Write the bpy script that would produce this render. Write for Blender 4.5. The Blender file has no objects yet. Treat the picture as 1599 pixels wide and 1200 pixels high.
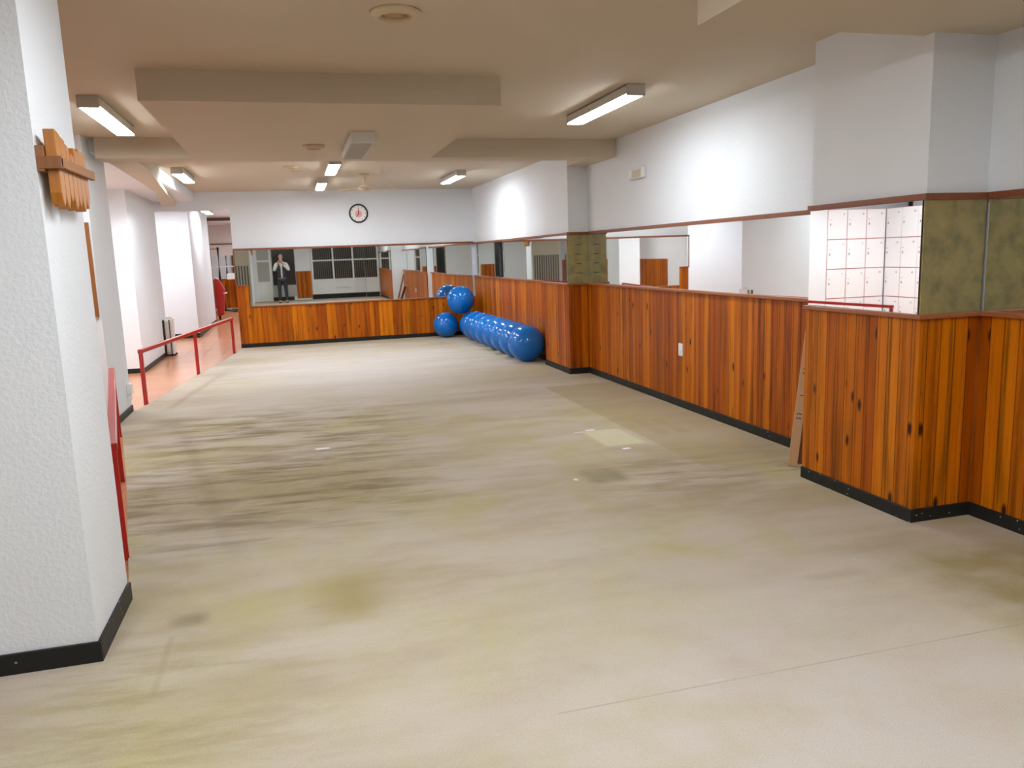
import bpy, bmesh, math, random
from math import sin, cos, pi, radians as rad
from mathutils import Vector, Matrix
random.seed(7)
S = bpy.context.scene
C = S.collection
# ------------------------------------------------------------ camera, world, exposure
H = 1.55
F_PX, PITCH, YAW, ROLL = 1236.7, rad(9.380), rad(15.129), rad(-2.025)
fw = Vector((sin(YAW)*cos(PITCH), cos(YAW)*cos(PITCH), -sin(PITCH)))
rt = Vector((cos(YAW), -sin(YAW), 0)); up = rt.cross(fw)
r2 = rt*cos(ROLL)+up*sin(ROLL); u2 = -rt*sin(ROLL)+up*cos(ROLL)
cam = bpy.data.cameras.new('camera'); cam.sensor_width = 36; cam.lens = F_PX/1599*36; cam.clip_start = 0.05; cam.clip_end = 100
co = bpy.data.objects.new('camera', cam); C.objects.link(co)
M = Matrix((r2, u2, -fw)).transposed().to_4x4(); M.translation = Vector((0, 0, H)); co.matrix_world = M
S.camera = co
w = bpy.data.worlds.new('world'); S.world = w; w.use_nodes = True
w.node_tree.nodes['Background'].inputs[0].default_value = (0.02, 0.022, 0.03, 1)
w.node_tree.nodes['Background'].inputs[1].default_value = 0.3
S.view_settings.view_transform = 'Standard'; S.view_settings.look = 'None'
S.view_settings.gamma = 1; S.view_settings.use_curve_mapping = False
S.view_settings.exposure = 0.12
LAMP = 60.0     # emission of the tube diffusers

# ------------------------------------------------------------ materials
def mat(name, col, rough=0.6, metal=0.0, spec=0.5, emit=None, estr=0.0):
    m = bpy.data.materials.new(name); m.use_nodes = True
    b = m.node_tree.nodes['Principled BSDF']
    b.inputs['Base Color'].default_value = (*col, 1); b.inputs['Roughness'].default_value = rough
    b.inputs['Metallic'].default_value = metal; b.inputs['Specular IOR Level'].default_value = spec
    if emit: b.inputs['Emission Color'].default_value = (*emit, 1); b.inputs['Emission Strength'].default_value = estr
    return m
class N:
    """tiny helper round a material's node tree"""
    def __init__(s, m): s.t = m.node_tree; s.b = s.t.nodes['Principled BSDF']
    def n(s, ty, **kw):
        x = s.t.nodes.new(ty)
        for k, v in kw.items(): setattr(x, k, v)
        return x
    def l(s, a, b): s.t.links.new(a, b)
    def math(s, op, a, b=None, c=None, clamp=False):
        x = s.n('ShaderNodeMath', operation=op); x.use_clamp = clamp
        for i, v in enumerate((a, b, c)):
            if v is None: continue
            if isinstance(v, (int, float)): x.inputs[i].default_value = v
            else: s.l(v, x.inputs[i])
        return x.outputs[0]
    def mix(s, f, a, b, blend='MIX'):
        x = s.n('ShaderNodeMix', data_type='RGBA', blend_type=blend)
        for i, v in ((0, f), (6, a), (7, b)):
            if isinstance(v, (int, float)): x.inputs[i].default_value = v
            elif isinstance(v, tuple): x.inputs[i].default_value = (*v, 1)
            else: s.l(v, x.inputs[i])
        return x.outputs[2]
    def pos(s):
        g = s.n('ShaderNodeNewGeometry'); q = s.n('ShaderNodeSeparateXYZ'); s.l(g.outputs['Position'], q.inputs[0]); return g.outputs['Position'], q.outputs
    def comb(s, x, y, z):
        q = s.n('ShaderNodeCombineXYZ')
        for i, v in enumerate((x, y, z)):
            if isinstance(v, (int, float)): q.inputs[i].default_value = v
            else: s.l(v, q.inputs[i])
        return q.outputs[0]
    def noise(s, vec, scale, detail=3, rough=0.55):
        x = s.n('ShaderNodeTexNoise'); s.l(vec, x.inputs['Vector']); x.inputs['Scale'].default_value = scale
        x.inputs['Detail'].default_value = detail; x.inputs['Roughness'].default_value = rough; return x.outputs['Fac']
    def ramp(s, f, stops):
        x = s.n('ShaderNodeValToRGB'); s.l(f, x.inputs[0]); e = x.color_ramp.elements
        while len(e) < len(stops): e.new(0.5)
        for k, (p, c) in enumerate(stops):
            e[k].position = p; e[k].color = (*c, 1) if isinstance(c, tuple) else (c, c, c, 1)
        return x.outputs[0]
    def bump(s, h, strength, dist):
        x = s.n('ShaderNodeBump'); s.l(h, x.inputs['Height']); x.inputs['Strength'].default_value = strength
        x.inputs['Distance'].default_value = dist; s.l(x.outputs[0], s.b.inputs['Normal'])

def wall_mat(name, col, bumpy=0.45):
    m = mat(name, col, 0.75, spec=0.3); k = N(m); p, _ = k.pos()
    a = k.noise(p, 55, 2); k.bump(a, bumpy, 0.006)
    f = k.noise(p, 1.3, 2); k.l(k.mix(f, tuple(c*0.97 for c in col), tuple(min(1, c*1.03) for c in col)), k.b.inputs['Base Color'])
    return m
WALL = wall_mat('white_plaster', (0.78, 0.80, 0.83))
CEIL = wall_mat('ceiling_paint', (0.60, 0.515, 0.395), 0.15)
BW = 0.088   # width of one pine board
def pine_mat():
    m = mat('varnished_pine', (0.5, 0.13, 0.01), 0.38, spec=0.22); k = N(m); p, xyz = k.pos()
    u = k.math('ADD', xyz[0], xyz[1]); z = xyz[2]
    ub = k.math('DIVIDE', u, BW); bid = k.math('FLOOR', ub)
    wn = k.n('ShaderNodeTexWhiteNoise', noise_dimensions='1D'); k.l(bid, wn.inputs['W'])
    rnd = wn.outputs['Value']
    off = k.math('MULTIPLY', rnd, 37.0)
    v = k.comb(k.math('MULTIPLY', u, 55.0), off, k.math('MULTIPLY', z, 2.2))
    grain = k.noise(v, 1.0, 4, 0.6)
    v2 = k.comb(k.math('MULTIPLY', u, 14.0), off, k.math('MULTIPLY', z, 0.9))
    swirl = k.noise(v2, 1.0, 3, 0.6)
    col = k.ramp(rnd, [(0.0, (0.33, 0.062, 0.001)), (0.35, (0.46, 0.105, 0.001)), (0.7, (0.56, 0.145, 0.001)), (1.0, (0.64, 0.185, 0.002))])
    gr = k.ramp(grain, [(0.3, 0.72), (0.55, 1.0), (0.8, 1.12)])
    col = k.mix(0.75, col, gr, 'MULTIPLY')
    sw = k.ramp(swirl, [(0.32, 0.35), (0.47, 0.95), (0.75, 1.12)])
    col = k.mix(0.75, col, sw, 'MULTIPLY')
    # knots
    vk = k.comb(k.math('DIVIDE', u, 0.11), k.math('MULTIPLY', bid, 3.7), k.math('MULTIPLY', z, 3.6))
    vo = k.n('ShaderNodeTexVoronoi', feature='F1'); k.l(vk, vo.inputs['Vector']); vo.inputs['Scale'].default_value = 1.0
    kn = k.ramp(vo.outputs['Distance'], [(0.08, 1.0), (0.18, 0.0)])
    sel = k.n('ShaderNodeTexWhiteNoise', noise_dimensions='3D'); k.l(vo.outputs['Position'], sel.inputs['Vector'])
    pick = k.math('GREATER_THAN', sel.outputs['Value'], 0.5)
    col = k.mix(k.math('MULTIPLY', kn, pick), col, (0.045, 0.010, 0.002))
    fr = k.math('FRACT', ub); edge = k.math('MINIMUM', fr, k.math('SUBTRACT', 1.0, fr))
    gv = k.ramp(edge, [(0.015, 0.28), (0.06, 1.0)])
    col = k.mix(0.9, col, gv, 'MULTIPLY')
    k.l(col, k.b.inputs['Base Color'])
    return m
PINE = pine_mat()
def wood_mat(name, c1, c2, rough=0.45, sc=8):
    m = mat(name, c1, rough); k = N(m)
    t = k.n('ShaderNodeTexCoord'); mp = k.n('ShaderNodeMapping'); k.l(t.outputs['Object'], mp.inputs[0]); mp.inputs['Scale'].default_value = (6, 6, 0.7)
    f = k.noise(mp.outputs[0], sc, 4); k.l(k.mix(f, c1, c2), k.b.inputs['Base Color']); return m
TRIM = wood_mat('brown_moulding', (0.17, 0.045, 0.014), (0.28, 0.085, 0.03), 0.4)
RAIL = wood_mat('reddish_ledge', (0.27, 0.075, 0.02), (0.40, 0.13, 0.045), 0.35)
HONEY = wood_mat('honey_wood', (0.52, 0.20, 0.015), (0.32, 0.09, 0.005), 0.4, 12)
BRACK = wood_mat('bracket_wood', (0.36, 0.15, 0.05), (0.25, 0.09, 0.03), 0.5)
STRIP = wood_mat('brown_strip', (0.36, 0.13, 0.025), (0.24, 0.07, 0.01), 0.5)
LATH = wood_mat('pale_lath', (0.60, 0.34, 0.17), (0.52, 0.28, 0.13), 0.7)
DKWOOD = wood_mat('dark_board', (0.16, 0.04, 0.01), (0.22, 0.06, 0.015), 0.5)
FRAME = wood_mat('dark_frame', (0.07, 0.035, 0.022), (0.12, 0.06, 0.035), 0.4)
MIRROR = mat('mirror_glass', (0.90, 0.93, 0.92), 0.015, 1.0)
SMOKE = mat('aged_glass', (0.2, 0.17, 0.08), 0.22); k = N(SMOKE); p, _ = k.pos()
k.l(k.ramp(k.noise(p, 9, 5, 0.65), [(0.3, (0.19, 0.165, 0.078)), (0.5, (0.29, 0.235, 0.095)), (0.7, (0.36, 0.285, 0.11))]), k.b.inputs['Base Color'])
def marble():
    m = mat('black_terrazzo', (0.02, 0.02, 0.018), 0.45, spec=0.25); k = N(m); p, _ = k.pos()
    vo = k.n('ShaderNodeTexVoronoi'); k.l(p, vo.inputs['Vector']); vo.inputs['Scale'].default_value = 38
    sp = k.ramp(vo.outputs['Distance'], [(0.10, (0.42, 0.42, 0.4)), (0.2, (0.018, 0.018, 0.016))])
    pk = k.n('ShaderNodeTexWhiteNoise'); k.l(vo.outputs['Position'], pk.inputs['Vector'])
    c = k.mix(k.math('GREATER_THAN', pk.outputs['Value'], 0.82), (0.016, 0.016, 0.014), sp)
    k.l(c, k.b.inputs['Base Color']); return m
BASE = marble()
def carpet_mat():
    m = mat('worn_carpet', (0.500, 0.443, 0.347), 0.95, spec=0.08); k = N(m); p, xyz = k.pos(); X, Y = xyz[0], xyz[1]
    v = k.comb(k.math('MULTIPLY', X, 0.55), k.math('MULTIPLY', Y, 1.5), 0.0)
    n1 = k.noise(v, 1.0, 5, 0.62)
    col = k.ramp(n1, [(0.25, (0.340, 0.271, 0.177)), (0.42, (0.410, 0.335, 0.240)), (0.56, (0.470, 0.399, 0.313)), (0.75, (0.510, 0.448, 0.381))])
    n2 = k.noise(k.comb(k.math('MULTIPLY', X, 1.1), k.math('MULTIPLY', Y, 0.7), 5.0), 1.3, 4, 0.6)
    col = k.mix(k.ramp(n2, [(0.46, 0.0), (0.68, 0.8)]), col, (0.420, 0.360, 0.183))
    n3 = k.noise(k.comb(k.math('MULTIPLY', X, 0.8), k.math('MULTIPLY', Y, 1.3), 9.0), 1.1, 3, 0.6)
    col = k.mix(k.ramp(n3, [(0.5, 0.0), (0.7, 0.6)]), col, (0.500, 0.414, 0.370))
    def box(x0, x1, y0, y1, s=0.06):
        ax = k.math('DIVIDE', k.math('SUBTRACT', X, x0), s, clamp=True); bx = k.math('DIVIDE', k.math('SUBTRACT', x1, X), s, clamp=True)
        ay = k.math('DIVIDE', k.math('SUBTRACT', Y, y0), s, clamp=True); by = k.math('DIVIDE', k.math('SUBTRACT', y1, Y), s, clamp=True)
        return k.math('MULTIPLY', k.math('MULTIPLY', ax, bx), k.math('MULTIPLY', ay, by))
    wob = k.noise(p, 3.0, 3)
    def patch(col, b, c, s, ragged=True):
        f = k.math('MULTIPLY', box(*b), s)
        if ragged: f = k.math('MULTIPLY', f, k.ramp(wob, [(0.3, 0.35), (0.6, 1.0)]))
        return k.mix(f, col, c)
    grey = (0.600, 0.566, 0.607)
    col = patch(col, (-2, 3.7, 7.2, 15.4, 4.0), grey, 0.9, False)      # greyer, lighter far end
    col = patch(col, (-0.2, 3.0, -2.5, 3.6, 1.4), (0.530, 0.468, 0.420), 0.85)  # lighter foreground
    col = patch(col, (2.69, 3.6, 4.9, 8.6, 0.03), (0.360, 0.276, 0.144), 0.55, False)  # dirty strip by the wall, straight seam
    col = patch(col, (2.55, 3.7, 1.6, 3.3, 0.35), (0.260, 0.197, 0.076), 0.85)
    col = patch(col, (-0.95, 1.0, 4.5, 6.6, 0.6), (0.310, 0.236, 0.132), 0.6)
    col = patch(col, (2.28, 2.66, 5.68, 6.3, 0.05), (0.600, 0.571, 0.381), 0.7, False)
    col = patch(col, (-.08, 0.38, 3.22, 3.88, 0.2), (0.330, 0.256, 0.121), 0.85, False)
    col = patch(col, (-0.30, 0.20, 8.42, 8.47, 0.03), (0.330, 0.286, 0.234), 0.6, False)
    col = patch(col, (-0.75, 0.15, 5.25, 5.4, 0.08), (0.180, 0.128, 0.076), 0.8)
    col = patch(col, (-0.95, -0.2, 4.75, 4.88, 0.08), (0.160, 0.118, 0.076), 0.7)
    col = patch(col, (-0.9, -0.2, 4.45, 4.52, 0.05), (0.170, 0.128, 0.087), 0.6)
    col = patch(col, (-0.65, -0.45, 3.45, 3.62, 0.06), (0.160, 0.118, 0.076), 0.7)
    col = patch(col, (-0.62, -0.58, 2.9, 3.4, 0.03), (0.250, 0.187, 0.110), 0.5)
    col = patch(col, (-1.5, -1.0, 7.9, 8.6, 0.2), (0.270, 0.217, 0.144), 0.6)
    col = patch(col, (1.8, 2.15, 4.75, 5.15, 0.08), (0.170, 0.148, 0.098), 0.6)
    col = patch(col, (0.0, 2.3, 5.5, 5.56, 0.05), (0.300, 0.236, 0.155), 0.35)
    col = patch(col, (-0.9, 0.6, 1.9, 2.3, 0.2), (0.300, 0.236, 0.121), 0.5)
    col = patch(col, (2.15, 2.55, 2.95, 3.05, 0.08), (0.250, 0.197, 0.098), 0.5)
    st = k.noise(k.comb(k.math('MULTIPLY', X, 1.1), k.math('ADD', k.math('MULTIPLY', Y, 5.5), k.math('MULTIPLY', X, 0.5)), 3.0), 1.0, 5, 0.68)
    sm = k.ramp(st, [(0.47, 0.0), (0.62, 0.85)])
    col = k.mix(k.math('MULTIPLY', sm, box(-1.9, 1.3, 4.2, 8.9, 0.9)), col, (0.220, 0.163, 0.093))
    col = k.mix(k.math('MULTIPLY', sm, box(1.6, 3.8, 3.9, 5.6, 0.6)), col, (0.290, 0.222, 0.132))
    col = k.mix(k.math('MULTIPLY', sm, box(-1.6, 0.3, 1.7, 3.8, 0.9)), col, (0.330, 0.266, 0.144))
    for q in range(4):                                                  # worn rectangles beside the seam
        col = patch(col, (2.85+0.18*(q % 2), 2.98+0.18*(q % 2), 5.9+0.35*(q//2), 6.15+0.35*(q//2), 0.02), (0.360, 0.266, 0.177), 0.5, False)
    col = patch(col, (0.75, 2.75, 2.333, 2.343, 0.006), (0.300, 0.207, 0.155), 0.8)   # join in the carpet
    wht = (0.850, 0.808, 0.867)
    for b in ((2.34, 2.44, 6.28, 6.33), (2.22, 2.33, 6.25, 6.28), (2.38, 2.46, 5.56, 5.62), (1.74, 1.78, 4.90, 4.96), (0.07, 0.2, 6.54, 6.6), (1.32, 1.4, 2.345, 2.36)):
        col = patch(col, (*b, 0.02), wht, 1.0, False)
    vo = k.n('ShaderNodeTexVoronoi'); k.l(p, vo.inputs['Vector']); vo.inputs['Scale'].default_value = 2.6   # crumbs
    pk = k.n('ShaderNodeTexWhiteNoise'); k.l(vo.outputs['Position'], pk.inputs['Vector'])
    crumb = k.math('MULTIPLY', k.math('LESS_THAN', vo.outputs['Distance'], 0.014), k.math('GREATER_THAN', pk.outputs['Value'], 0.5))
    col = k.mix(crumb, col, (0.850, 0.818, 0.889))
    fine = k.noise(p, 260, 2, 0.7)
    col = k.mix(0.5, col, k.ramp(fine, [(0.3, 0.7), (0.7, 1.25)]), 'MULTIPLY')
    k.l(col, k.b.inputs['Base Color']); k.bump(fine, 0.4, 0.004)
    return m
CARPET = carpet_mat()
def tile_mat():
    m = mat('terracotta_floor', (0.5, 0.2, 0.1), 0.22, spec=0.6); k = N(m); p, xyz = k.pos()
    b = k.n('ShaderNodeTexBrick'); k.l(p, b.inputs['Vector']); b.offset = 0; b.inputs['Scale'].default_value = 3.2
    b.inputs['Color1'].default_value = (0.62, 0.27, 0.13, 1); b.inputs['Color2'].default_value = (0.56, 0.23, 0.11, 1); b.inputs['Mortar'].default_value = (0.45, 0.2, 0.11, 1)
    b.inputs['Mortar Size'].default_value = 0.008; b.inputs['Brick Width'].default_value = 1; b.inputs['Row Height'].default_value = 1
    k.l(b.outputs['Color'], k.b.inputs['Base Color']); return m
TILE = tile_mat()
RED = mat('red_paint', (0.42, 0.012, 0.008), 0.28)
BLUE = mat('blue_vinyl', (0.0, 0.145, 0.52), 0.17, spec=0.55)
BLUED = mat('blue_plug', (0.0, 0.05, 0.22), 0.4)
METALW = mat('white_enamel', (0.75, 0.75, 0.72), 0.4)
GREYD = mat('unlit_diffuser', (0.30, 0.27, 0.21), 0.5)
HOUSE = mat('lamp_housing', (0.50, 0.48, 0.43), 0.45)
LIT = mat('lit_diffuser', (0.9, 0.9, 0.9), 0.5, emit=(0.88, 0.95, 1.0), estr=LAMP)
CREAM = mat('cream_plastic', (0.62, 0.50, 0.32), 0.5)
TAN = mat('tan_plastic', (0.42, 0.26, 0.12), 0.55)
BLACK = mat('black_plastic', (0.015, 0.015, 0.017), 0.4)
FACE = mat('clock_face', (0.85, 0.80, 0.78), 0.4)
CLRED = mat('clock_red', (0.60, 0.07, 0.06), 0.5)
PINK = mat('clock_pink', (0.80, 0.42, 0.38), 0.5)
WHITEP = mat('white_plastic', (0.80, 0.80, 0.78), 0.35)
INK = mat('ink', (0.04, 0.03, 0.05), 0.6)
LOCK = mat('locker_white', (0.84, 0.83, 0.84), 0.4)
LOCKR = mat('locker_red_edge', (0.45, 0.04, 0.05), 0.45)
GLASSD = mat('dark_pane', (0.035, 0.033, 0.028), 0.12)
BLIND = mat('blind_slat', (0.16, 0.14, 0.11), 0.6)
OLIVE = mat('beige_panel', (0.36, 0.34, 0.26), 0.5)
GREYP = mat('grey_panel', (0.38, 0.38, 0.34), 0.5)
IRON = mat('black_iron', (0.02, 0.02, 0.022), 0.35)
SKIN = mat('skin', (0.48, 0.26, 0.18), 0.5)
HAIR = mat('dark_hair', (0.03, 0.02, 0.015), 0.6)
VEST = mat('dark_vest', (0.018, 0.016, 0.03), 0.7)
SHIRT = mat('pale_shirt', (0.55, 0.53, 0.50), 0.8)
JEANS = mat('dark_jeans', (0.018, 0.02, 0.03), 0.85)
SHOE = mat('shoe_leather', (0.05, 0.035, 0.03), 0.5)
BEIGE = mat('beige_metal', (0.55, 0.48, 0.42), 0.4)

# ------------------------------------------------------------ mesh helpers
def bbox(bm, x0, x1, y0, y1, z0, z1, mi=0):
    vs = [bm.verts.new((x, y, z)) for z in (z0, z1) for x, y in ((x0, y0), (x1, y0), (x1, y1), (x0, y1))]
    for f in ((0, 3, 2, 1), (4, 5, 6, 7), (0, 1, 5, 4), (1, 2, 6, 5), (2, 3, 7, 6), (3, 0, 4, 7)):
        bm.faces.new([vs[i] for i in f]).material_index = mi
def prism(bm, pts, axis, a0, a1, mi=0):
    """polygon pts extruded along an axis (0 x, 1 y, 2 z)"""
    def P(p, a): return {0: (a, p[0], p[1]), 1: (p[0], a, p[1]), 2: (p[0], p[1], a)}[axis]
    A = [bm.verts.new(P(p, a0)) for p in pts]; B = [bm.verts.new(P(p, a1)) for p in pts]
    n = len(pts)
    bm.faces.new(A[::-1]).material_index = mi; bm.faces.new(B).material_index = mi
    for i in range(n): bm.faces.new((A[i], A[(i+1) % n], B[(i+1) % n], B[i])).material_index = mi
def tube(bm, pts, r, seg=12, cap=True):
    pts = [Vector(p) for p in pts]; rings = []; n = len(pts)
    rr = r if isinstance(r, (list, tuple)) else [r]*n
    for i, p in enumerate(pts):
        d = (pts[min(i+1, n-1)]-pts[max(i-1, 0)]).normalized()
        a = d.cross(Vector((0, 0, 1)));
        if a.length < 1e-3: a = d.cross(Vector((0, 1, 0)))
        a.normalize(); b = d.cross(a)
        rings.append([bm.verts.new(p+(a*cos(2*pi*j/seg)+b*sin(2*pi*j/seg))*rr[i]) for j in range(seg)])
    for i in range(n-1):
        for j in range(seg): bm.faces.new((rings[i][j], rings[i][(j+1) % seg], rings[i+1][(j+1) % seg], rings[i+1][j])).smooth = True
    if cap: bm.faces.new(rings[0][::-1]); bm.faces.new(rings[-1])
def lathe(bm, prof, seg=32, c=(0, 0, 0), smooth=True):
    rings = []
    for r, z in prof:
        if r < 1e-5: rings.append([bm.verts.new((c[0], c[1], c[2]+z))])
        else: rings.append([bm.verts.new((c[0]+r*cos(2*pi*j/seg), c[1]+r*sin(2*pi*j/seg), c[2]+z)) for j in range(seg)])
    for a, b in zip(rings, rings[1:]):
        for j in range(seg):
            q = [a[j % len(a)], a[(j+1) % len(a)], b[(j+1) % len(b)], b[j % len(b)]]
            q = list(dict.fromkeys(q))
            if len(q) > 2: bm.faces.new(q).smooth = smooth
def obj(name, bm, m, parent=None, bevel=0, loc=None):
    bmesh.ops.recalc_face_normals(bm, faces=bm.faces)
    me = bpy.data.meshes.new(name); bm.to_mesh(me); bm.free()
    for x in (m if isinstance(m, (list, tuple)) else [m]): me.materials.append(x)
    o = bpy.data.objects.new(name, me); C.objects.link(o)
    if parent: o.parent = parent
    if loc: o.location = loc
    if bevel:
        md = o.modifiers.new('bevel', 'BEVEL'); md.width = bevel; md.segments = 2; md.limit_method = 'ANGLE'; md.angle_limit = rad(40)
    return o
def B(name, m, parent, *b, bevel=0):
    bm = bmesh.new(); bbox(bm, *b); return obj(name, bm, m, parent, bevel)
def struct(name, m, *b, bevel=0, parent=None):
    o = B(name, m, parent, *b, bevel=bevel); o['kind'] = 'structure'; return o
def sobj(name, bm, m, bevel=0):
    o = obj(name, bm, m, None, bevel); o['kind'] = 'structure'; return o
def tag(o, label, cat, group=None):
    o['label'] = label; o['category'] = cat
    if group: o['group'] = group
    return o
def thing(name, label, cat, loc=(0, 0, 0), rz=0, group=None):
    o = bpy.data.objects.new(name, None); C.objects.link(o); o.location = loc; o.rotation_euler = (0, 0, rz); o.empty_display_size = 0.1
    return tag(o, label, cat, group)
def dup(root, loc=None, rz=None, label=None, group=None, scale=None):
    r = root.copy(); C.objects.link(r)
    if loc is not None: r.location = loc
    if rz is not None: r.rotation_euler = (0, 0, rz)
    if scale: r.scale = (scale,)*3
    if label: r['label'] = label
    if group: r['group'] = group
    for ch in list(root.children):
        c = ch.copy(); C.objects.link(c); c.parent = r
        for g in list(ch.children):
            d = g.copy(); C.objects.link(d); d.parent = c
    return r

# ------------------------------------------------------------ the shell
ZC = 2.76; ZS = 2.57
XR, XB, XP, XA = 3.59, 3.20, 3.33, 3.45        # recess wall, near block, far pillar, wall beyond it
YB = 15.2
struct('floor', TILE, -4.7, 4.2, -2.7, 28.4, -0.12, 0)
bm = bmesh.new()
prism(bm, [(-2.6, -2.4), (3.59, -2.4), (3.59, 3.48), (3.2, 3.48), (3.2, 4.43), (3.59, 4.43), (3.59, 9.4), (3.33, 9.4), (3.33, 10.38), (3.45, 10.38), (3.45, 15.2),
           (-.97, 15.2), (-1.04, 14.39), (-1.36, 11.97), (-1.66, 9.63), (-1.74, 9.22), (-1.77, 9.2), (-1.77, 8.3), (-1.62, 7.86), (-1.28, 6.17), (-.96, 4.45), (-.85, 3.87), (-.85, 3.27), (-2.6, 3.27)], 2, 0.0, 0.012)
sobj('floor', bm, CARPET)
# walls
struct('wall_left', WALL, -4.7, -4.5, -2.7, 12.6, 0, 2.8)
struct('wall_rear', WALL, -4.7, 3.75, -2.6, -2.4, 0, 2.8)
struct('wall_right', WALL, XR, XR+.16, -2.4, 9.4, 0, 2.8)
struct('wall_right', WALL, XB, XR, 3.48, 4.43, 0, 2.8)         # near pillar
struct('wall_right', WALL, XP, XR+.16, 9.4, 10.38, 0, 2.8)     # far pillar
struct('wall_right', WALL, XA, XR+.16, 10.38, YB, 0, 2.82)
bm = bmesh.new()
prism(bm, [(-.98, 0), (3.75, 0), (3.75, 2.82), (-2.6, 2.82), (-2.6, 2.48), (-.98, 2.48)], 1, YB, YB+.22)
sobj('wall_back', bm, WALL)
struct('wall_left', WALL, -2.3+.0, -.85, 3.27, 3.87, 0, ZC+.04)       # near left pillar
struct('wall_left', WALL, -2.4, -1.77, 8.3, 9.2, 0, ZC+.04)     # second left pillar
struct('wall_left', WALL, -2.72, -2.2, 12.6, 15.1, 0, 2.8)     # corridor wall block
struct('wall_left', WALL, -4.7, -2.72, 12.95, 13.1, 0, 2.8)
struct('wall_left', WALL, -4.7, -2.0, 18.1, 22.2, 0, 2.8)
struct('wall_left', WALL, -3.4, -2.2, 22.2, 23.0, 0, 2.8)
struct('wall_left', WALL, -4.7, -2.72, 15.0, 15.1, 0, 2.8)
struct('wall_left', WALL, -4.7, -4.6, 15.1, 28.2, 0, 2.8)
struct('wall_far', WALL, -4.7, 4.2, 28.2, 28.4, 0, 2.9)
struct('wall_right', WALL, 0.9, 1.1, YB+.22, 28.2, 0, 2.9)
# ceiling
struct('ceiling', CEIL, -4.7, 4.2, -2.7, 8.6, ZC, ZC+.2)
struct('ceiling', CEIL, -1.55, 4.2, 8.6, YB+.1, 2.80, ZC+.2)
struct('ceiling', WALL, -4.7, -1.55, 8.6, YB+.1, 2.64, ZC+.2)
struct('ceiling', WALL, -4.7, 4.2, YB+.1, 28.4, 2.78, ZC+.2)
bm = bmesh.new(); bbox(bm, -.84, 1.5, 5.58, 8.48, ZS, ZC); bbox(bm, -1.70, XR, 8.48, 8.8, ZS, ZC+.05); bbox(bm, XP, XR, 8.8, 9.4, ZS, ZC+.05)
sobj('ceiling', bm, CEIL)
bm = bmesh.new(); prism(bm, [(-1.38, 8.78), (-1.38, 9.3), (-1.47, 10.4), (-1.62, 12.3), (-1.86, YB), (-2.1, YB), (-1.75, 12.3), (-1.66, 9.2), (-1.66, 8.78)], 2, ZS, ZC+.05)
sobj('ceiling', bm, CEIL)
struct('ceiling', CEIL, 1.92, XR, -2.4, 3.55, ZS, ZC)

# wainscot of grooved boards: (fixed coordinate, run) -> one mesh per stretch
def wains(axis, c, a0, a1, sgn, ztop, z0=0.075):
    """axis 'x': panel plane at X=c running along Y; sgn is the way the panel faces"""
    bm = bmesh.new(); T = 0.022; G = 0.006; gw = 0.005
    us = []; other = c
    import math as mm
    kk = mm.ceil((a0+other+1e-6)/BW)
    while kk*BW-other < a1-1e-6: us.append(kk*BW-other); kk += 1
    prof = [(a0, 0), (a0, T)]
    for u in us:
        if u-gw > a0 and u+gw < a1: prof += [(u-gw, T), (u, T-G), (u+gw, T)]
    prof += [(a1, T), (a1, 0)]
    if axis == 'x': P = [(c+sgn*d, u) for u, d in prof]
    else: P = [(u, c+sgn*d) for u, d in prof]
    prism(bm, P, 2, z0, ztop)
    sobj('trim_1', bm, PINE)
RZ = 1.13
wains('x', XR, -2.4, 3.458, -1, RZ)
wains('y', 3.48, 3.2-.022, XR-.022, -1, RZ)
wains('x', XB, 3.48, 4.43, -1, RZ)
wains('x', XR, 4.43, 9.378, -1, RZ)
wains('y', 9.4, XP-.022, XR-.022, -1, RZ)
wains('x', XP, 9.4, 10.38, -1, RZ)
wains('x', XA, 10.38, YB-.022, -1, RZ)
wains('y', YB, -.98, XA-.022, -1, 0.745)
wains('y', YB, -.98, -.76, -1, RZ, 0.745)
wains('y', -2.4, 0.72, 1.30, 1, 1.14)
wains('x', -4.5, -2.3, 6.6, 1, 1.2)
# black skirting boards
def skirt(*b): struct('baseboard_right' if b[0] > 2 else ('baseboard_back' if b[2] > 14 else 'baseboard_left'), BASE, *b, 0, 0.085, bevel=0.003)
t = .034
skirt(XR-t, XR, -2.4, 3.48-t); skirt(XB, XR, 3.48-t, 3.48); skirt(XB-t, XB, 3.48-t, 4.43); skirt(XR-t, XR, 4.43, 9.4-t)
skirt(XP, XR, 9.4-t, 9.4); skirt(XP-t, XP, 9.4-t, 10.38); skirt(XA-t, XA, 10.38, YB-t)
struct('baseboard_back', BASE, -.98, XA-t, YB-t, YB, 0, .085, bevel=.003)
def skl(*b, h=.09): struct('baseboard_left', BASE, *b, 0, h, bevel=.003)
skl(-2.3, -.85+.015, 3.27-.015, 3.27, h=.095); skl(-.85, -.85+.015, 3.27, 3.87, h=.095)
skl(-2.4, -1.77+.015, 8.285, 8.3, h=.08); skl(-1.77, -1.755, 8.3, 9.2, h=.08)
skl(-2.72, -2.185, 12.585, 12.6, h=.07); skl(-2.2, -2.185, 12.6, 15.1, h=.07)
skl(-3.0, -1.985, 18.085, 18.1, h=.1); skl(-2.0, -1.985, 18.1, 22.2, h=.1); skl(-2.6, -2.185, 22.185, 22.2, h=.12)
struct('baseboard_rear', BASE, 1.3, 3.53, -2.4, -2.385, 0, .2); struct('baseboard_rear', BASE, -.3, .6, -2.4, -2.385, 0, .16)
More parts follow.
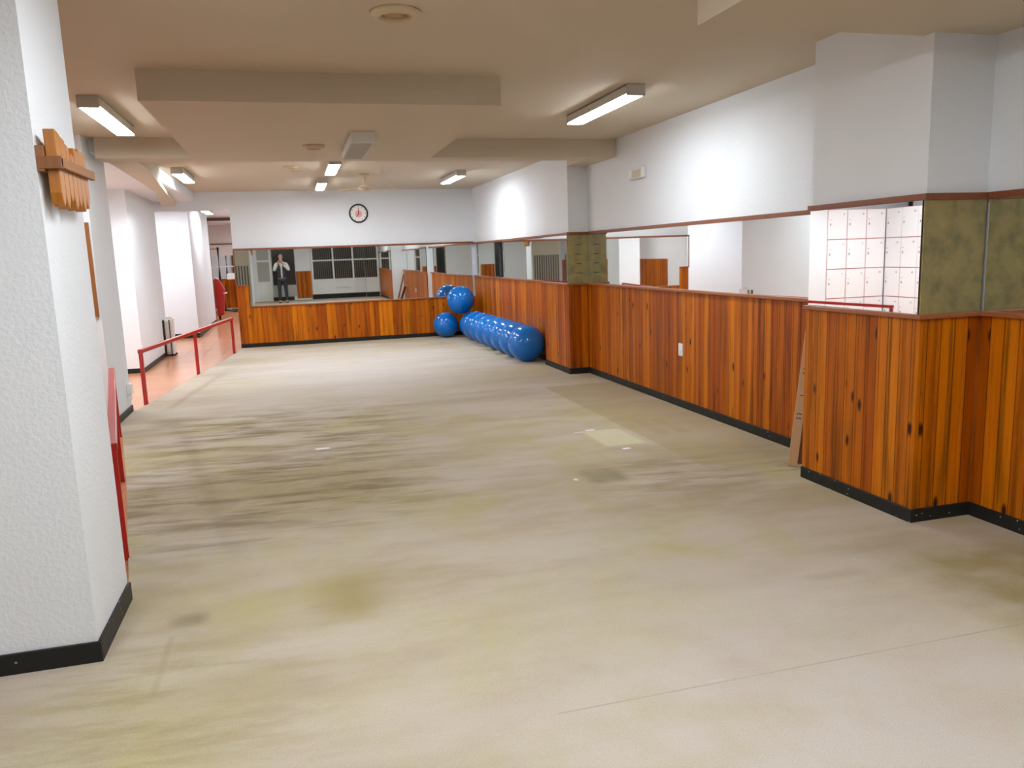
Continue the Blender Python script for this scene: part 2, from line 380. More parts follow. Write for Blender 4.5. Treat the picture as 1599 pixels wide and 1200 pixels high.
# reddish ledge on top of the boards, brown moulding above the mirrors
def rail(m, nm, z0, z1, d, segs):
    for b in segs:
        ax, c, a0, a1 = b
        if ax == 'x': struct(nm, m, c-d, c, a0, a1, z0, z1, bevel=.004)
        else: struct(nm, m, a0, a1, c-d, c, z0, z1, bevel=.004)
d = .05
rail(RAIL, 'trim_2', RZ, RZ+.024, d, [('x', XR, -2.4, 3.48-d), ('y', 3.48, XB, XR), ('x', XB, 3.48-d, 4.43), ('x', XR, 4.43, 9.4-d), ('y', 9.4, XP, XR), ('x', XP, 9.4-d, 10.38), ('x', XA, 10.38, YB-d)])
rail(RAIL, 'trim_2', .745, .768, .05, [('y', YB, -.76, XA-.05)])
rail(RAIL, 'trim_2', RZ, RZ+.02, .05, [('y', YB, -.98, -.75)])
d = .032
rail(TRIM, 'trim_3', 1.745, 1.78, d, [('x', XR, -2.4, 3.48-d), ('y', 3.48, XB, XR), ('x', XB, 3.48-d, 4.43), ('x', XR, 4.43, 9.4-d), ('y', 9.4, XP, XR), ('x', XP, 9.4-d, 10.38)])
rail(TRIM, 'trim_3', 1.745, 1.78, .07, [('x', XA, 10.38, YB-.08)])
rail(TRIM, 'trim_3', 1.765, 1.80, .075, [('y', YB, -.98, XA-.03)])
struct('trim_3', TRIM, -.985, -.96, YB-.05, YB, RZ, 1.77)

# ------------------------------------------------------------ mirrors
def mirror(label, m, axis, c, a0, a1, z0, z1, tilt=0.0, name='wall_mirror', cat='mirror', group=None):
    L = (a1-a0)/2; mid = (a0+a1)/2; bm = bmesh.new()
    if axis == 'x': bbox(bm, -.005, .005, -L, L, 0, z1-z0); loc = (c-.016, mid, z0)
    else: bbox(bm, -L, L, -.005, .005, 0, z1-z0); loc = (mid, c-.016, z0)
    o = obj(name, bm, m, None, loc=loc); o.rotation_euler = (0, 0, tilt); tag(o, label, cat, group); return o
Z0, Z1 = RZ+.024, 1.745
G = 'mirror panels above the pine boards'
mirror('long wall mirror in the recess, half reflecting the far end wall', MIRROR, 'x', XR, 7.34, 8.98, Z0, Z1, rad(.25), group=G)
mirror('middle wall mirror of the recess, reflecting plain white wall', MIRROR, 'x', XR, 5.32, 7.336, Z0, Z1, rad(.25), group=G)
mirror('narrow wall mirror of the recess, next to the near pillar', MIRROR, 'x', XR, 4.44, 5.316, Z0, Z1, rad(.25), group=G)
mirror('narrow wall mirror in the inner corner beside the far pillar', MIRROR, 'x', XR, 8.984, 9.38, Z0, Z1, group=G)
mirror('wall mirror on the near pillar reflecting the white lockers with red edges', MIRROR, 'x', XB, 3.475, 4.42, Z0, Z1, rad(-.8), group=G)
mirror('dull olive glass panel on the front of the near pillar', SMOKE, 'y', 3.48, XB-.022, XR-.022, Z0, Z1, name='glass_panel', cat='panel')
mirror('wall mirror at the right edge of the photo, past the near pillar', MIRROR, 'x', XR, -2.3, 3.44, Z0, Z1, group=G)
mirror('small wall mirror on the left face of the far pillar', MIRROR, 'x', XP, 9.41, 10.37, Z0, Z1, group=G)
pnl = mirror('small olive glass panel on the front of the far pillar', SMOKE, 'y', 9.4, XP-.022, XR-.022, Z0, Z1, name='glass_panel', cat='panel')
for i in range(4):
    B('dark_streak', BLACK, pnl, -.03, .05, -.0065, -.004, .12+.115*i, .128+.115*i)
mirror('wall mirror over the row of blue balls', MIRROR, 'x', XA-.012, 10.39, 13.1, Z0, Z1, rad(-.4), group=G)
mirror('short wall mirror in the far right corner', MIRROR, 'x', XA-.020, 13.105, YB-.10, Z0, Z1, rad(-1.7), group=G)
bm = bmesh.new()
TI = rad(.9)
prism(bm, [(-.96, RZ+.02), (-.755, RZ+.02), (-.755, .768), (1.33, .768), (1.33, 1.765), (-.96, 1.765)], 1, -.005, .005)
o = obj('wall_mirror', bm, MIRROR, None, loc=(0, YB-.034, 0)); o.rotation_euler = (0, 0, TI); tag(o, 'left end wall mirror, reflecting the person and the windows', 'mirror', G)
for a0, a1, tl, lab in ((1.334, 2.85, .2, 'middle end wall mirror, left of the lone blue ball'), (2.854, 3.38, 1.6, 'right end wall mirror, above the blue balls in the corner')):
    bm = bmesh.new(); bbox(bm, -(a1-a0)/2, (a1-a0)/2, -.005, .005, .768, 1.765)
    o = obj('wall_mirror', bm, MIRROR, None, loc=((a0+a1)/2, YB-.040, 0)); o.rotation_euler = (0, 0, rad(tl)); tag(o, lab, 'mirror', G)

# ------------------------------------------------------------ ceiling lamps
def lamp_proto(L=1.32, lit=True):
    t = thing('fluorescent_lamp', '', 'ceiling light')
    bm = bmesh.new(); W = .075
    prism(bm, [(-W, -.072), (-W, -.012), (-.05, 0), (.05, 0), (W, -.012), (W, -.072)], 1, -L/2, L/2)
    obj('housing', bm, HOUSE if lit else METALW, t)
    bm = bmesh.new(); prism(bm, [(-.064, -.084), (-.072, -.070), (.072, -.070), (.064, -.084)], 1, -L/2+.02, L/2-.02)
    obj('diffuser', bm, LIT if lit else GREYD, t, .004)
    for s in (-1, 1):
        B('end_cap', HOUSE if lit else METALW, t, -W, W, min(s*(L/2), s*(L/2+.012)), max(s*(L/2), s*(L/2+.012)), -.086, 0, bevel=.004)
    return t
LG = 'lit fluorescent ceiling lights'
lp = lamp_proto(); first = True
for x, y, z, lab in [(-1.30, 7.12, ZC, 'lit fluorescent ceiling lamp nearest the left pillar with the wooden rack'),
                     (2.57, 6.35, ZC, 'lit fluorescent ceiling lamp by the right wall, the largest in view'),
                     (-1.33, 12.0, 2.80, 'small lit fluorescent ceiling lamp at the far left, before the opening'),
                     (.63, 11.05, 2.80, 'lit ceiling lamp just beyond the unlit fixture'),
                     (.57, 13.55, 2.80, 'farthest lit ceiling lamp in the middle, next to the fan'),
                     (2.56, 12.6, 2.80, 'lit ceiling lamp above the row of blue balls'),
                     (-3.2, 6.5, ZC, 'lit lamp on the corridor ceiling behind the left pillars'),
                     (-1.75, 19.6, 2.78, 'lit corridor lamp seen through the opening'),
                     (-1.35, 25.3, 2.78, 'lit lamp in the far room beyond the dark frame'),
                     (.35, 1.5, ZC, 'lit ceiling lamp almost above the camera'),
                     (2.75, .6, ZS, 'lit ceiling lamp under the low right soffit'),
                     (-1.6, .8, ZC, 'lit ceiling lamp at the left of the camera'),
                     (.3, 3.0, ZC, 'added ceiling lamp out of view, brightening the low slab'),  # added to lift the dark slab face and the near carpet
                     (-2.75, 10.9, 2.64, 'added corridor lamp behind the second pillar, brightening the lockers'),  # unseen lamp put in to whiten the lockers and corridor face
                     (-2.3, 16.7, 2.78, 'added corridor lamp hidden behind the lintel of the opening'),  # added behind the lintel to brighten the wall past the opening
                     (-3.5, 10.6, 2.64, 'extra unseen corridor lamp near the left wall lockers'),  # extra lamp, added because the corridor came out too dark
                     (-2.9, 16.5, 2.78, 'extra hidden lamp behind the opening, near the left wall'),  # second hidden lamp, added for more light past the opening
                     (-.6, 22.0, 2.78, 'added lamp hidden by the end wall, lighting the far room'),  # added out of sight to brighten the far room
                     (-.4, 26.0, 2.78, 'added unseen lamp on the right side of the far room')]:  # another added lamp, raising the light level of the far room
    o = lp if first else dup(lp)
    first = False
    o.location = (x, y, z); o['label'] = lab; o['group'] = LG
un = lamp_proto(1.12, False); un.name = 'unlit_lamp'; un.location = (.645, 7.35, ZS); un['label'] = 'unlit grey ceiling fixture on the low slab'; un.scale = (1.3, 1, 1.05)
# ------------------------------------------------------------ ceiling vents, fan
def vent(x, y, z, r, lab):
    t = thing('ceiling_vent', lab, 'vent', (x, y, z), group='round ceiling vents')
    bm = bmesh.new(); lathe(bm, [(r*.62, -.012), (r*.66, -.03), (r*.85, -.03), (r, -.012), (r*1.02, 0), (r*.6, 0), (r*.62, -.012)], 32); obj('rim', bm, CREAM, t)
    bm = bmesh.new(); lathe(bm, [(0, -.018), (r*.45, -.018), (r*.45, -.004), (0, -.004)], 32); obj('disc', bm, TAN, t)
vent(.60, 4.2, ZC, .125, 'large round cream ceiling vent at the top of the photo')
vent(.28, 7.6, ZS, .10, 'round ceiling vent left of the unlit fixture')
vent(.09, 11.35, 2.80, .10, 'middle round ceiling vent of the three in a line')
vent(.19, 11.95, 2.80, .09, 'farthest small round ceiling vent')
t = thing('ceiling_fan', 'cream three-bladed ceiling fan near the clock', 'fan', (1.17, 12.4, 2.80))
bm = bmesh.new(); lathe(bm, [(0, 0), (.075, 0), (.06, -.03), (.02, -.05), (0, -.05)], 24); obj('canopy', bm, CREAM, t)
bm = bmesh.new(); tube(bm, [(0, 0, -.04), (0, 0, -.2)], .012); obj('rod', bm, CREAM, t)
bm = bmesh.new(); lathe(bm, [(0, -.17), (.05, -.175), (.10, -.195), (.105, -.225), (.06, -.25), (0, -.255)], 28); obj('motor', bm, CREAM, t)
for a in (10, 140, 262):
    bm = bmesh.new(); prism(bm, [(.08, -.025), (.2, -.045), (.44, -.055), (.47, -.03), (.47, .03), (.44, .055), (.2, .045), (.08, .025)], 2, -.004, .004)
    o = obj('blade', bm, CREAM, t, loc=(0, 0, -.21)); o.rotation_euler = (rad(9), 0, rad(a))

# ------------------------------------------------------------ clock
t = thing('wall_clock', 'round wall clock with black rim and red print', 'clock', (1.28, YB, 2.375)); t.rotation_euler = (rad(90), 0, 0)
bm = bmesh.new(); lathe(bm, [(0, 0), (.172, 0), (.175, .02), (.165, .035), (.148, .03), (.146, .02), (0, .02)], 48); obj('rim', bm, BLACK, t)
bm = bmesh.new(); lathe(bm, [(0, .018), (.146, .018), (.146, .022), (0, .022)], 48, smooth=False); dial = obj('dial', bm, FACE, t)
for h_ in range(12):
    a = h_*pi/6; q = Vector((sin(a), cos(a), 0)); s_ = Vector((cos(a), -sin(a), 0))
    bm = bmesh.new(); prism(bm, [tuple((q*d_+s_*e_)[:2]) for d_, e_ in ((.120, .005), (.120, -.005), (.140, -.005), (.140, .005))], 2, .0215, .0228)
    obj('hour_mark', bm, INK, dial)
bm = bmesh.new(); lathe(bm, [(0, .0222), (.065, .0222), (.065, .0228), (0, .0228)], 32, c=(0, -.01, 0), smooth=False); obj('pink_print', bm, PINK, dial)
def hand(nm, a, L, wd, m, z):
    bm = bmesh.new(); prism(bm, [(-wd, -.02), (wd, -.02), (wd*.5, L), (-wd*.5, L)], 2, z, z+.002); o = obj(nm, bm, m, t); o.rotation_euler = (0, 0, -a)
hand('minute_hand', 0, .105, .011, CLRED, .024); hand('hour_hand', rad(212), .085, .008, INK, .027)

# ------------------------------------------------------------ red railings
def railing(lab, posts, zt, lean=(0, 0)):
    t = thing('railing', lab, 'railing', (posts[0][0], posts[0][1], 0.0), group='low red railings along the carpet edge')
    x0, y0 = posts[0]
    pts = [(x-x0, y-y0) for x, y in posts]
    bm = bmesh.new(); dd = Vector((pts[-1][0], pts[-1][1], 0)).normalized(); nn = Vector((-dd.y, dd.x, 0))
    P = [Vector((*p, zt-.022)) for p in pts]; P[0] = P[0]-dd*.024; P[-1] = P[-1]+dd*.024; hw, hh = .026, .022
    rg = [[bm.verts.new(p+nn*a*hw+Vector((0, 0, b*hh))) for a, b in ((-1, -1), (1, -1), (1, 1), (-1, 1))] for p in P]
    for a, b in zip(rg, rg[1:]):
        for j in range(4): bm.faces.new((a[j], a[(j+1) % 4], b[(j+1) % 4], b[j]))
    bm.faces.new(rg[0][::-1]); bm.faces.new(rg[-1]); obj('handrail', bm, RED, t, .006)
    for p in pts:
        bm = bmesh.new(); q = [Vector((*p, 0))+dd*a*.02+nn*b*.02 for a, b in ((-1, -1), (1, -1), (1, 1), (-1, 1))]
        prism(bm, [(v.x, v.y) for v in q], 2, 0.0, zt-.04); obj('post', bm, RED, t, .004)
railing('low red railing half hidden behind the near left pillar', [(-.975, 4.46), (-1.31, 6.17), (-1.645, 7.86)], .645)
railing('low red railing standing free before the far opening', [(-1.70, 9.63), (-1.385, 11.97), (-1.055, 14.39)], .63)

# ------------------------------------------------------------ exercise balls
def ball_mesh():
    bm = bmesh.new(); bmesh.ops.create_uvsphere(bm, u_segments=64, v_segments=48, radius=1)
    for v in bm.verts:
        lat = math.asin(max(-1, min(1, v.co.z)))
        f = 1
        for a in (.35, .43, .51, -.35, -.43, -.51): f -= .006*math.exp(-((lat-a)/.018)**2)
        if v.co.z < -.9: v.co.z = -.9-(abs(v.co.z)-.9)*.93
        v.co *= f
    for f in bm.faces: f.smooth = True
    return bm
t = thing('exercise_ball', '', 'ball')
obj('ball_skin', ball_mesh(), BLUE, t)
bm = bmesh.new(); lathe(bm, [(0, 1.0), (.035, 1.0), (.04, .985), (.0, .985)], 16); o = obj('plug', bm, BLUED, t)
BG = 'blue exercise balls'
specs = [(2.76, 14.87, .24, .24, 'blue exercise ball alone at the left, by the end wall boards')]
specs += [(3.01, 14.60, .722, .26, 'blue exercise ball perched on top of the others in the corner')]
labs = ['nearest blue exercise ball of the row, cut off by the far pillar', 'second nearest blue ball in the row along the boards', 'third nearest blue ball in the row along the boards', 'fourth nearest blue ball in the row along the boards',
        'fifth nearest blue ball in the row along the boards', 'sixth nearest blue ball in the row along the boards', 'seventh nearest blue ball, under the right side of the perched ball', 'farthest blue ball of the row, in the corner']
Rb = .263
for i in range(8): specs.append((3.165 if i < 7 else 3.2, 10.84+.529*i, Rb, Rb if i < 7 else .24, labs[i]))
for i, (x, y, z, r, lab) in enumerate(specs):
    o = t if i == 0 else dup(t)
    o.location = (x, y, r*.993+.012 if z < .5 else z); o.scale = (r,)*3
    o.rotation_euler = (rad(90*((i+1) % 4)), 0, rad(90*(i % 4))); o['label'] = lab; o['group'] = BG

# ------------------------------------------------------------ wooden rack on near left pillar
t = thing('stake_rack', 'wooden rack of short honey-coloured stakes high on the left pillar', 'rack', (-.85, 3.27, 1.93))
bm = bmesh.new(); prism(bm, [(.068, .02), (.068, .50), (.085, .50), (.085, -.01)], 2, -.018, .018); obj('front_bar', bm, BRACK, t, .003)
bm = bmesh.new(); prism(bm, [(0, .0), (.085, -.012), (.085, .012), (.0, .03)], 2, -.022, .022); obj('side_bar', bm, BRACK, t, .002)
B('back_bar', BRACK, t, 0.001, .026, .0, .52, -.03, .06)
tops = [.12, .105, .085, .06, .085, .09, .085]; bots = [-.155, -.16, -.13, -.158, -.14, -.155, -.14]
for i in range(7):
    wd = .062; y0 = .018+i*wd; tp, bt = tops[i], bots[i]
    wtop = .36 if i in (2, 3) else .5
    bm = bmesh.new(); prism(bm, [(y0+.001, bt+.05), (y0+wd*.25, bt+.012), (y0+wd*.5, bt), (y0+wd*.8, bt+.022), (y0+wd-.001, bt+.05), (y0+wd-.001, -.03),
                                 (y0+wd*(.5+wtop)-.001, tp-.01), (y0+wd*(.5-wtop)+.001, tp)], 0, .028, .067)
    obj('stake', bm, HONEY, t, .003)
tag(B('wooden_strip', STRIP, None, -1.865, -1.785, 8.268, 8.298, 1.09, 1.97, bevel=.002), 'tall brown wooden strip fixed to the second left pillar', 'board')

# ------------------------------------------------------------ small fittings
def plate(nm, lab, cat, parts):
    t = thing(nm, lab, cat, parts[0][2]); 
    for pn, m, loc, b, bv in parts: B(pn, m, t, *b, bevel=bv)
    return t
plate('wall_socket', 'white wall socket on the recess boards', 'socket', [('cover', WHITEP, (XR-.022, 6.89, .575), (-.014, 0, -.04, .04, -.06, .06), .003), ('socket_face', METALW, None, (-.02, -.013, -.028, .028, -.045, .002), .002)])
plate('wall_socket', 'white socket low on the second left pillar', 'socket', [('cover', WHITEP, (-1.77, 9.08, .27), (0, .045, -.045, .045, -.055, .055), .004), ('lower_box', WHITEP, None, (0, .03, -.04, .04, -.13, -.06), .004)])
t = thing('emergency_light', 'small emergency light box high on the right wall', 'light', (XR, 7.87, 2.33))
B('housing', METALW, t, -.05, 0, -.16, .16, -.055, .055, bevel=.008)
B('lens', CREAM, t, -.062, -.049, -.14, .05, -.04, .03, bevel=.003); B('indicator', WHITEP, t, -.066, -.049, .08, .15, -.04, .045, bevel=.003)
for z in (-.03, -.01, .01): B('rib', HOUSE, t, -.065, -.06, -.14, .05, z, z+.005)

# laths leaning in the corner behind the near pillar
def plank(nm, lab, m, base, top, w_, th, marks=()):
    b_, t_ = Vector(base), Vector(top); L = (t_-b_).length; zax = (t_-b_).normalized()
    yax = Vector((0, 0, 1)).cross(zax); yax = Vector((0.12, -1, 0)) if False else Vector((.9, -.42, 0)); xax = yax.cross(zax).normalized(); yax = zax.cross(xax).normalized()
    bm = bmesh.new(); bbox(bm, -th/2, th/2, -w_/2, w_/2, 0, L)
    o = obj(nm, bm, m, None, .002); Mx = Matrix((xax, yax, zax)).transposed().to_4x4(); Mx.translation = b_; o.matrix_world = Mx
    return tag(o, lab, 'plank'), L
o, L = plank('pale_plank', 'pale wooden plank with dark ink marks leaning behind the near pillar', LATH, (3.265, 4.66, .018), (3.52, 4.84, 1.02), .062, .014)
for f, wd in ((.315, 1), (.345, 1), (.47, .6), (.62, .7), (.65, .7), (.77, .4)):
    for sd in (-1, 1): B('ink_mark', INK, o, min(sd*.0085, sd*.0069), max(sd*.0085, sd*.0069), -.018*wd, .018*wd, f*L, f*L+.007)
o, L = plank('dark_plank', 'dark brown board leaning next to the pale plank', DKWOOD, (3.345, 4.71, .018), (3.54, 4.85, .62), .075, .016)

# standing heater by the corridor wall
t = thing('panel_heater', 'upright pale cabinet with black edge strips against the corridor wall', 'heater', (-2.18, 14.98, 0))
B('body', METALW, t, .01, .13, -.30, -.02, .03, .64, bevel=.01)
B('front_panel', BEIGE, t, .02, .125, -.318, -.30, .06, .60, bevel=.004)
B('side_strip', BLACK, t, -.02, .012, -.315, -.02, .03, .62, bevel=.004)
B('centre_strip', BLACK, t, .085, .10, -.325, -.3, .03, .63, bevel=.002)
B('top_handle', BEIGE, t, .03, .12, -.2, -.16, .64, .665, bevel=.004)
for y in (-.28, -.06): B('foot', BLACK, t, .0, .14, y, y+.03, 0, .03, bevel=.003)

# ------------------------------------------------------------ lockers seen in the near mirror
ln = 0
def locker(x, y, z, wd, ht, face, lab):
    global ln
    t = thing('locker', lab, 'locker', (x, y, z), 0 if face == 'y' else rad(90), group='white numbered lockers with red edges')
    B('carcass', LOCKR, t, 0, wd, 0, .3, 0, ht)
    o = B('door', LOCK, t, .006, wd-.006, -.014, -.001, .006, ht-.006, bevel=.002)
    ln += 1
    cu = bpy.data.curves.new('n', 'FONT'); cu.body = str(ln); cu.size = .045; cu.extrude = .001
    tmp = bpy.data.objects.new('n', cu); C.objects.link(tmp); dg = bpy.context.evaluated_depsgraph_get()
    me = bpy.data.meshes.new_from_object(tmp.evaluated_get(dg)); bpy.data.objects.remove(tmp)
    q = bpy.data.objects.new('number', me); me.materials.append(INK); C.objects.link(q); q.parent = o; q.location = (.06, -.0155, ht-.1); q.rotation_euler = (rad(90), 0, 0)
    B('keyhole', INK, o, wd-.06, wd-.045, -.017, -.0135, ht*.5-.02, ht*.5+.02)
    B('vent_slot', LOCKR, o, wd-.075, wd-.03, -.0155, -.0135, ht*.5+.08, ht*.5+.086)
rows = ['bottom', 'second', 'third', 'top']
cols = ['next to the white wall', 'in the middle column', 'in the corner column']
for i in range(3):
    for r in range(4): locker(-2.72-.4*(i+1), 12.6, r*.53, .398, .528, 'y', 'white locker door with red edges, %s row, %s' % (rows[r], cols[i]))
c2 = ['first column past the corner', 'second column past the corner', 'third column past the corner']
for i in range(3):
    for r in range(4): locker(-3.94, 12.58-.4*(i+1), r*.53, .398, .528, 'x', 'white locker door on the left wall, %s row, %s' % (rows[r], c2[i]))

# ------------------------------------------------------------ rear wall (seen in the end mirrors)
YR = -2.4
t = thing('window_unit', 'white framed windows with dark vertical blinds, seen in the end mirror', 'window', (1.33, YR, 0)); t.name = 'window_1'
W_ = 2.2
B('sill_panel', METALW, t, 0, W_, 0, .05, .2, .76)
B('pane', GLASSD, t, 0, W_, .0, .02, .76, 2.3)
for x in (0, .82, 1.60, W_-.05): B('window_frame', WHITEP, t, x, x+.06, .0, .08, .2, 2.3)
for z in (.74, 1.5, 2.26): B('window_frame', WHITEP, t, 0, W_, .0, .075, z, z+.05)
n = 0
for i in range(27):
    x = .09+i*.078
    if abs(x-.83) < .06 or abs(x-1.61) < .06: continue
    B('blind_slat', BLIND, t, x, x+.022, .03, .04, .79, 2.26)
B('bench_rail', HOUSE, t, .85, 1.5, .052, .07, .42, .44)
t = thing('door_1', 'white framed glass door behind the person, seen in the end mirror', 'door', (-.79, YR, 0))
B('door_leaf', METALW, t, .05, .55, 0, .04, .02, .78); B('door_glass', GREYP, t, .05, .55, .005, .03, .78, 2.05)
for x in (0, .52): B('door_frame', WHITEP, t, x, x+.07, 0, .07, 0, 2.1)
for z in (1.55, 2.05): B('door_frame', WHITEP, t, 0, .59, 0, .065, z, z+.06)
t = thing('door_2', 'dark glazed doorway behind the person, seen in the end mirror', 'door', (-.16, YR, 0))
B('door_glass', GLASSD, t, 0, .86, 0, .03, .62, 2.1); B('door_leaf', GREYP, t, 0, .86, 0, .04, .16, .62)
t = thing('grille_panel', 'beige panel with black bars on the back of the near left pillar', 'window', (-2.29, 3.87, 0))
B('panel', OLIVE, t, 0, 1.4, 0, .03, 0, 2.4)
for i in range(16): B('bar', IRON, t, .03+i*.085, .065+i*.085, .03, .05, .35, 1.45)
for o in bpy.data.objects:
    if o.name.startswith(('window_1', 'grille_panel', 'door_1', 'door_2')):
        o['kind'] = 'structure'

# ------------------------------------------------------------ far room through the opening
t = thing('door_3', '', 'x', (-2.2, 22.9, 0)); t['kind'] = 'structure'
for kk in ('label', 'category'): del t[kk]
B('door_jamb', FRAME, t, 0, .10, 0, .22, 0, 2.74); B('door_header', FRAME, t, 0, 2.6, 0, .12, 2.68, 2.76); B('door_stop', FRAME, t, .1, .14, .06, .12, 0, 2.68)
struct('wall_far', wall_mat('pinkish_wall', (0.74, 0.66, 0.62)), -2.9, .9, 28.12, 28.2, 0, 2.78)
wains('y', 28.12, -2.9, .9, -1, 1.0)
struct('trim_4', RAIL, -2.9, .9, 28.07, 28.12, 1.0, 1.04); struct('trim_4', TRIM, -2.9, .9, 28.08, 28.12, 2.16, 2.2)
mirror('mirror above the pine boards in the far room', MIRROR, 'y', 28.13, -2.6, .8, 1.04, 1.8)
struct('trim_5', WHITEP, -2.6, .8, 28.09, 28.112, 1.42, 1.46)
t = thing('pole_stand', 'black pole stand with splayed feet in the far room', 'stand', (-2.12, 26.6, 0))
bm = bmesh.new(); tube(bm, [(0, 0, .06), (-.05, 0, 1.1), (-.04, 0, 2.05)], .035); obj('pole', bm, IRON, t)
bm = bmesh.new(); tube(bm, [(0, 0, .06), (0, 0, .5)], .065); obj('pole_sleeve', bm, IRON, t)
for a in (0, 120, 240):
    bm = bmesh.new(); tube(bm, [(0, 0, .09), (.2*cos(rad(a)), .2*sin(rad(a)), .07), (.36*cos(rad(a)), .36*sin(rad(a)), .025)], .03); obj('foot', bm, IRON, t)
bm = bmesh.new(); tube(bm, [(-.75, 0, 2.0), (0, 0, 2.0)], .012); obj('cross_bar', bm, IRON, t)
t = thing('weight_machine', 'black exercise machine with hooked arm in the far room', 'exercise machine', (-1.63, 27.5, 0))
B('base', IRON, t, -.35, .45, -.2, .2, 0, .06, bevel=.01); B('upright', IRON, t, -.03, .03, -.03, .03, .06, 1.15)
B('padded_top', WHITEP, t, -.4, .42, -.15, .15, 1.02, 1.22, bevel=.03)
bm = bmesh.new(); tube(bm, [(0, 0, 1.2), (.02, 0, 1.4), (-.05, 0, 1.55), (.0, 0, 1.72), (.06, 0, 1.66)], .03); obj('hooked_arm', bm, IRON, t)
t = thing('padded_bench', 'red padded bench stood on end by the dark door frame', 'bench', (-2.02, 23.6, 0))
bm = bmesh.new(); prism(bm, [(-.06, .1), (.12, .12), (.17, .5), (.19, .85), (.06, 1.12), (-.04, 1.18), (-.06, .9)], 1, -.12, .12); obj('cushion', bm, RED, t, .03)
bm = bmesh.new(); tube(bm, [(0, 0, 0), (0, 0, .4)], .03); obj('leg', bm, IRON, t)
bm = bmesh.new(); tube(bm, [(.15, -.1, .72), (.26, -.1, .74)], .02); obj('knob', bm, WHITEP, t)

# ------------------------------------------------------------ the photographer (seen in the end mirror)
def skinned(name, verts, edges, m, parent=None, root=0, sub=2):
    me = bpy.data.meshes.new(name); me.from_pydata([v[:3] for v in verts], edges, []); me.materials.append(m)
    o = bpy.data.objects.new(name, me); C.objects.link(o)
    if parent: o.parent = parent
    o.modifiers.new('skin', 'SKIN').use_smooth_shade = True
    me.skin_vertices.new() if not me.skin_vertices else None
    for i, v in enumerate(verts):
        r = v[3]; me.skin_vertices[0].data[i].radius = r if isinstance(r, tuple) else (r, r)
        me.skin_vertices[0].data[i].use_root = (i == root)
    s = o.modifiers.new('sub', 'SUBSURF'); s.levels = sub; s.render_levels = sub
    return o
PX, PY = .14, -.42
person = thing('person', 'person in dark vest and pale sleeves holding up a phone, seen in the end mirror', 'person', (PX, PY, .012))
V = [(0, 0, .95, (.115, .075)), (0, 0, 1.12, (.11, .075)), (0, 0, 1.33, (.15, .10)), (0, .0, 1.47, (.12, .075)), (0, .01, 1.55, (.052, .052)), (0, .02, 1.63, (.062, .075)), (0, .015, 1.72, (.075, .092)), (0, .01, 1.80, (.06, .075))]
Ed = [(i, i+1) for i in range(7)]
def add(v): V.append(v); return len(V)-1
for s in (-1, 1):
    a = add((s*.10, 0, .86, .085)); b = add((s*.115, .01, .50, .055)); c_ = add((s*.125, -.01, .10, .038)); f_ = add((s*.14, .13, .045, (.036, .028)))
    Ed += [(0, a), (a, b), (b, c_), (c_, f_)]
    sh = add((s*.185, 0, 1.44, .055)); el = add((s*.26, .12, 1.20, .042)); wr = add((s*.085-.04, .29, 1.46, .027)); hd = add((s*.052-.04, .325, 1.52, (.036, .016)))
    Ed += [(3, sh), (sh, el), (el, wr), (wr, hd)]
    for fi, (dz, ln_) in enumerate(((.035, .065), (.02, .075), (.004, .07), (-.012, .055))):
        a1 = add((s*.05-.04, .345, 1.53+dz, .0095)); a2 = add((s*.035-.04, .375, 1.535+dz, .009)); a3 = add((s*(.05-ln_*.5)-.04, .385, 1.54+dz, .008))
        Ed += [(hd, a1), (a1, a2), (a2, a3)]
    th = add((s*.03-.04, .315, 1.505, .010)); t2 = add((s*.012-.04, .32, 1.515, .009)); Ed += [(hd, th), (th, t2)]
body = skinned('body', V, Ed, SKIN, person)
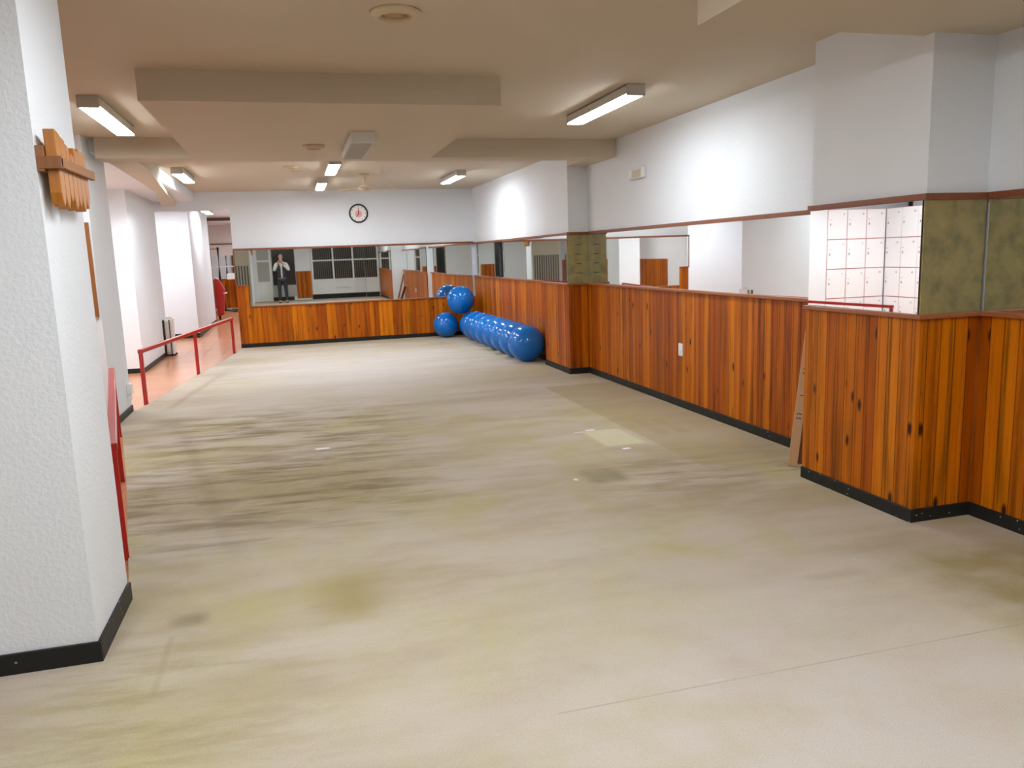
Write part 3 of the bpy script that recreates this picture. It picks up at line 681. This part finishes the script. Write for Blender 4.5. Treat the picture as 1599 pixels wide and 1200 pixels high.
# face
hx, hy, hz = 0, .015, 1.70
for s in (-1, 1):
    bm = bmesh.new(); bmesh.ops.create_uvsphere(bm, u_segments=12, v_segments=8, radius=.012); obj('eye', bm, INK, body, loc=(s*.03, .098, 1.715))
    bm = bmesh.new(); bmesh.ops.create_uvsphere(bm, u_segments=12, v_segments=8, radius=.022); bmesh.ops.scale(bm, vec=(.4, .8, 1.3), verts=bm.verts); obj('ear', bm, SKIN, body, loc=(s*.076, .01, 1.70))
bm = bmesh.new(); prism(bm, [(-.03, 0), (.02, .0), (.0, .045)], 0, -.012, .012); obj('nose', bm, SKIN, body, .004, loc=(0, .10, 1.67))
B('mouth', CLRED, body, -.022, .022, .085, .093, 1.635, 1.643, bevel=.003)
bm = bmesh.new(); bmesh.ops.create_uvsphere(bm, u_segments=24, v_segments=16, radius=1)
for v in bm.verts:
    v.co = Vector((v.co.x*.09, v.co.y*.108, v.co.z*.10))
    if v.co.y > .02 and v.co.z < .045: v.co.y = .02+(v.co.y-.02)*.2
    if v.co.z < -.04: v.co.z = -.04+(v.co.z+.04)*.3
for f in bm.faces: f.smooth = True
obj('hair', bm, HAIR, body, loc=(0, -.005, 1.755))
skinned('shirt', [(0, 0, .88, (.16, .12)), (0, 0, 1.14, (.14, .105)), (0, 0, 1.34, (.165, .115)), (0, 0, 1.46, (.13, .09)), (0, .0, 1.52, (.065, .065)),
                  (-.19, 0, 1.44, .068), (-.26, .12, 1.20, .056), (-.13, .275, 1.44, .036), (.19, 0, 1.44, .068), (.26, .12, 1.20, .056), (.05, .275, 1.44, .036)],
        [(0, 1), (1, 2), (2, 3), (3, 4), (3, 5), (5, 6), (6, 7), (3, 8), (8, 9), (9, 10)], SHIRT, person)
for s in (-1, 1):
    skinned('vest_panel', [(s*.085, .045, .92, (.085, .085)), (s*.085, .045, 1.14, (.08, .085)), (s*.095, .045, 1.34, (.085, .09)), (s*.10, .02, 1.47, (.06, .075))], [(0, 1), (1, 2), (2, 3)], VEST, person)
skinned('vest_back', [(0, -.035, .92, (.165, .095)), (0, -.035, 1.14, (.155, .092)), (0, -.035, 1.34, (.18, .10)), (0, -.03, 1.48, (.13, .075))], [(0, 1), (1, 2), (2, 3)], VEST, person)
skinned('jeans', [(0, 0, .93, (.155, .115))]+[q for s in (-1, 1) for q in ((s*.10, 0, .84, .10), (s*.115, .01, .50, .072), (s*.125, -.005, .09, .06))],
        [(0, 1), (1, 2), (2, 3), (0, 4), (4, 5), (5, 6)], JEANS, person)
for s in (-1, 1):
    skinned('shoe', [(s*.125, -.04, .045, (.042, .042)), (s*.13, .07, .042, (.045, .038)), (s*.142, .18, .034, (.042, .028))], [(0, 1), (1, 2)], SHOE, person)
ph = B('phone', BLACK, None, PX-.04-.075, PX-.04+.075, PY+.338, PY+.346, 1.515, 1.59, bevel=.003)
tag(ph, 'black phone held up in front of the face, seen in the end mirror', 'phone')
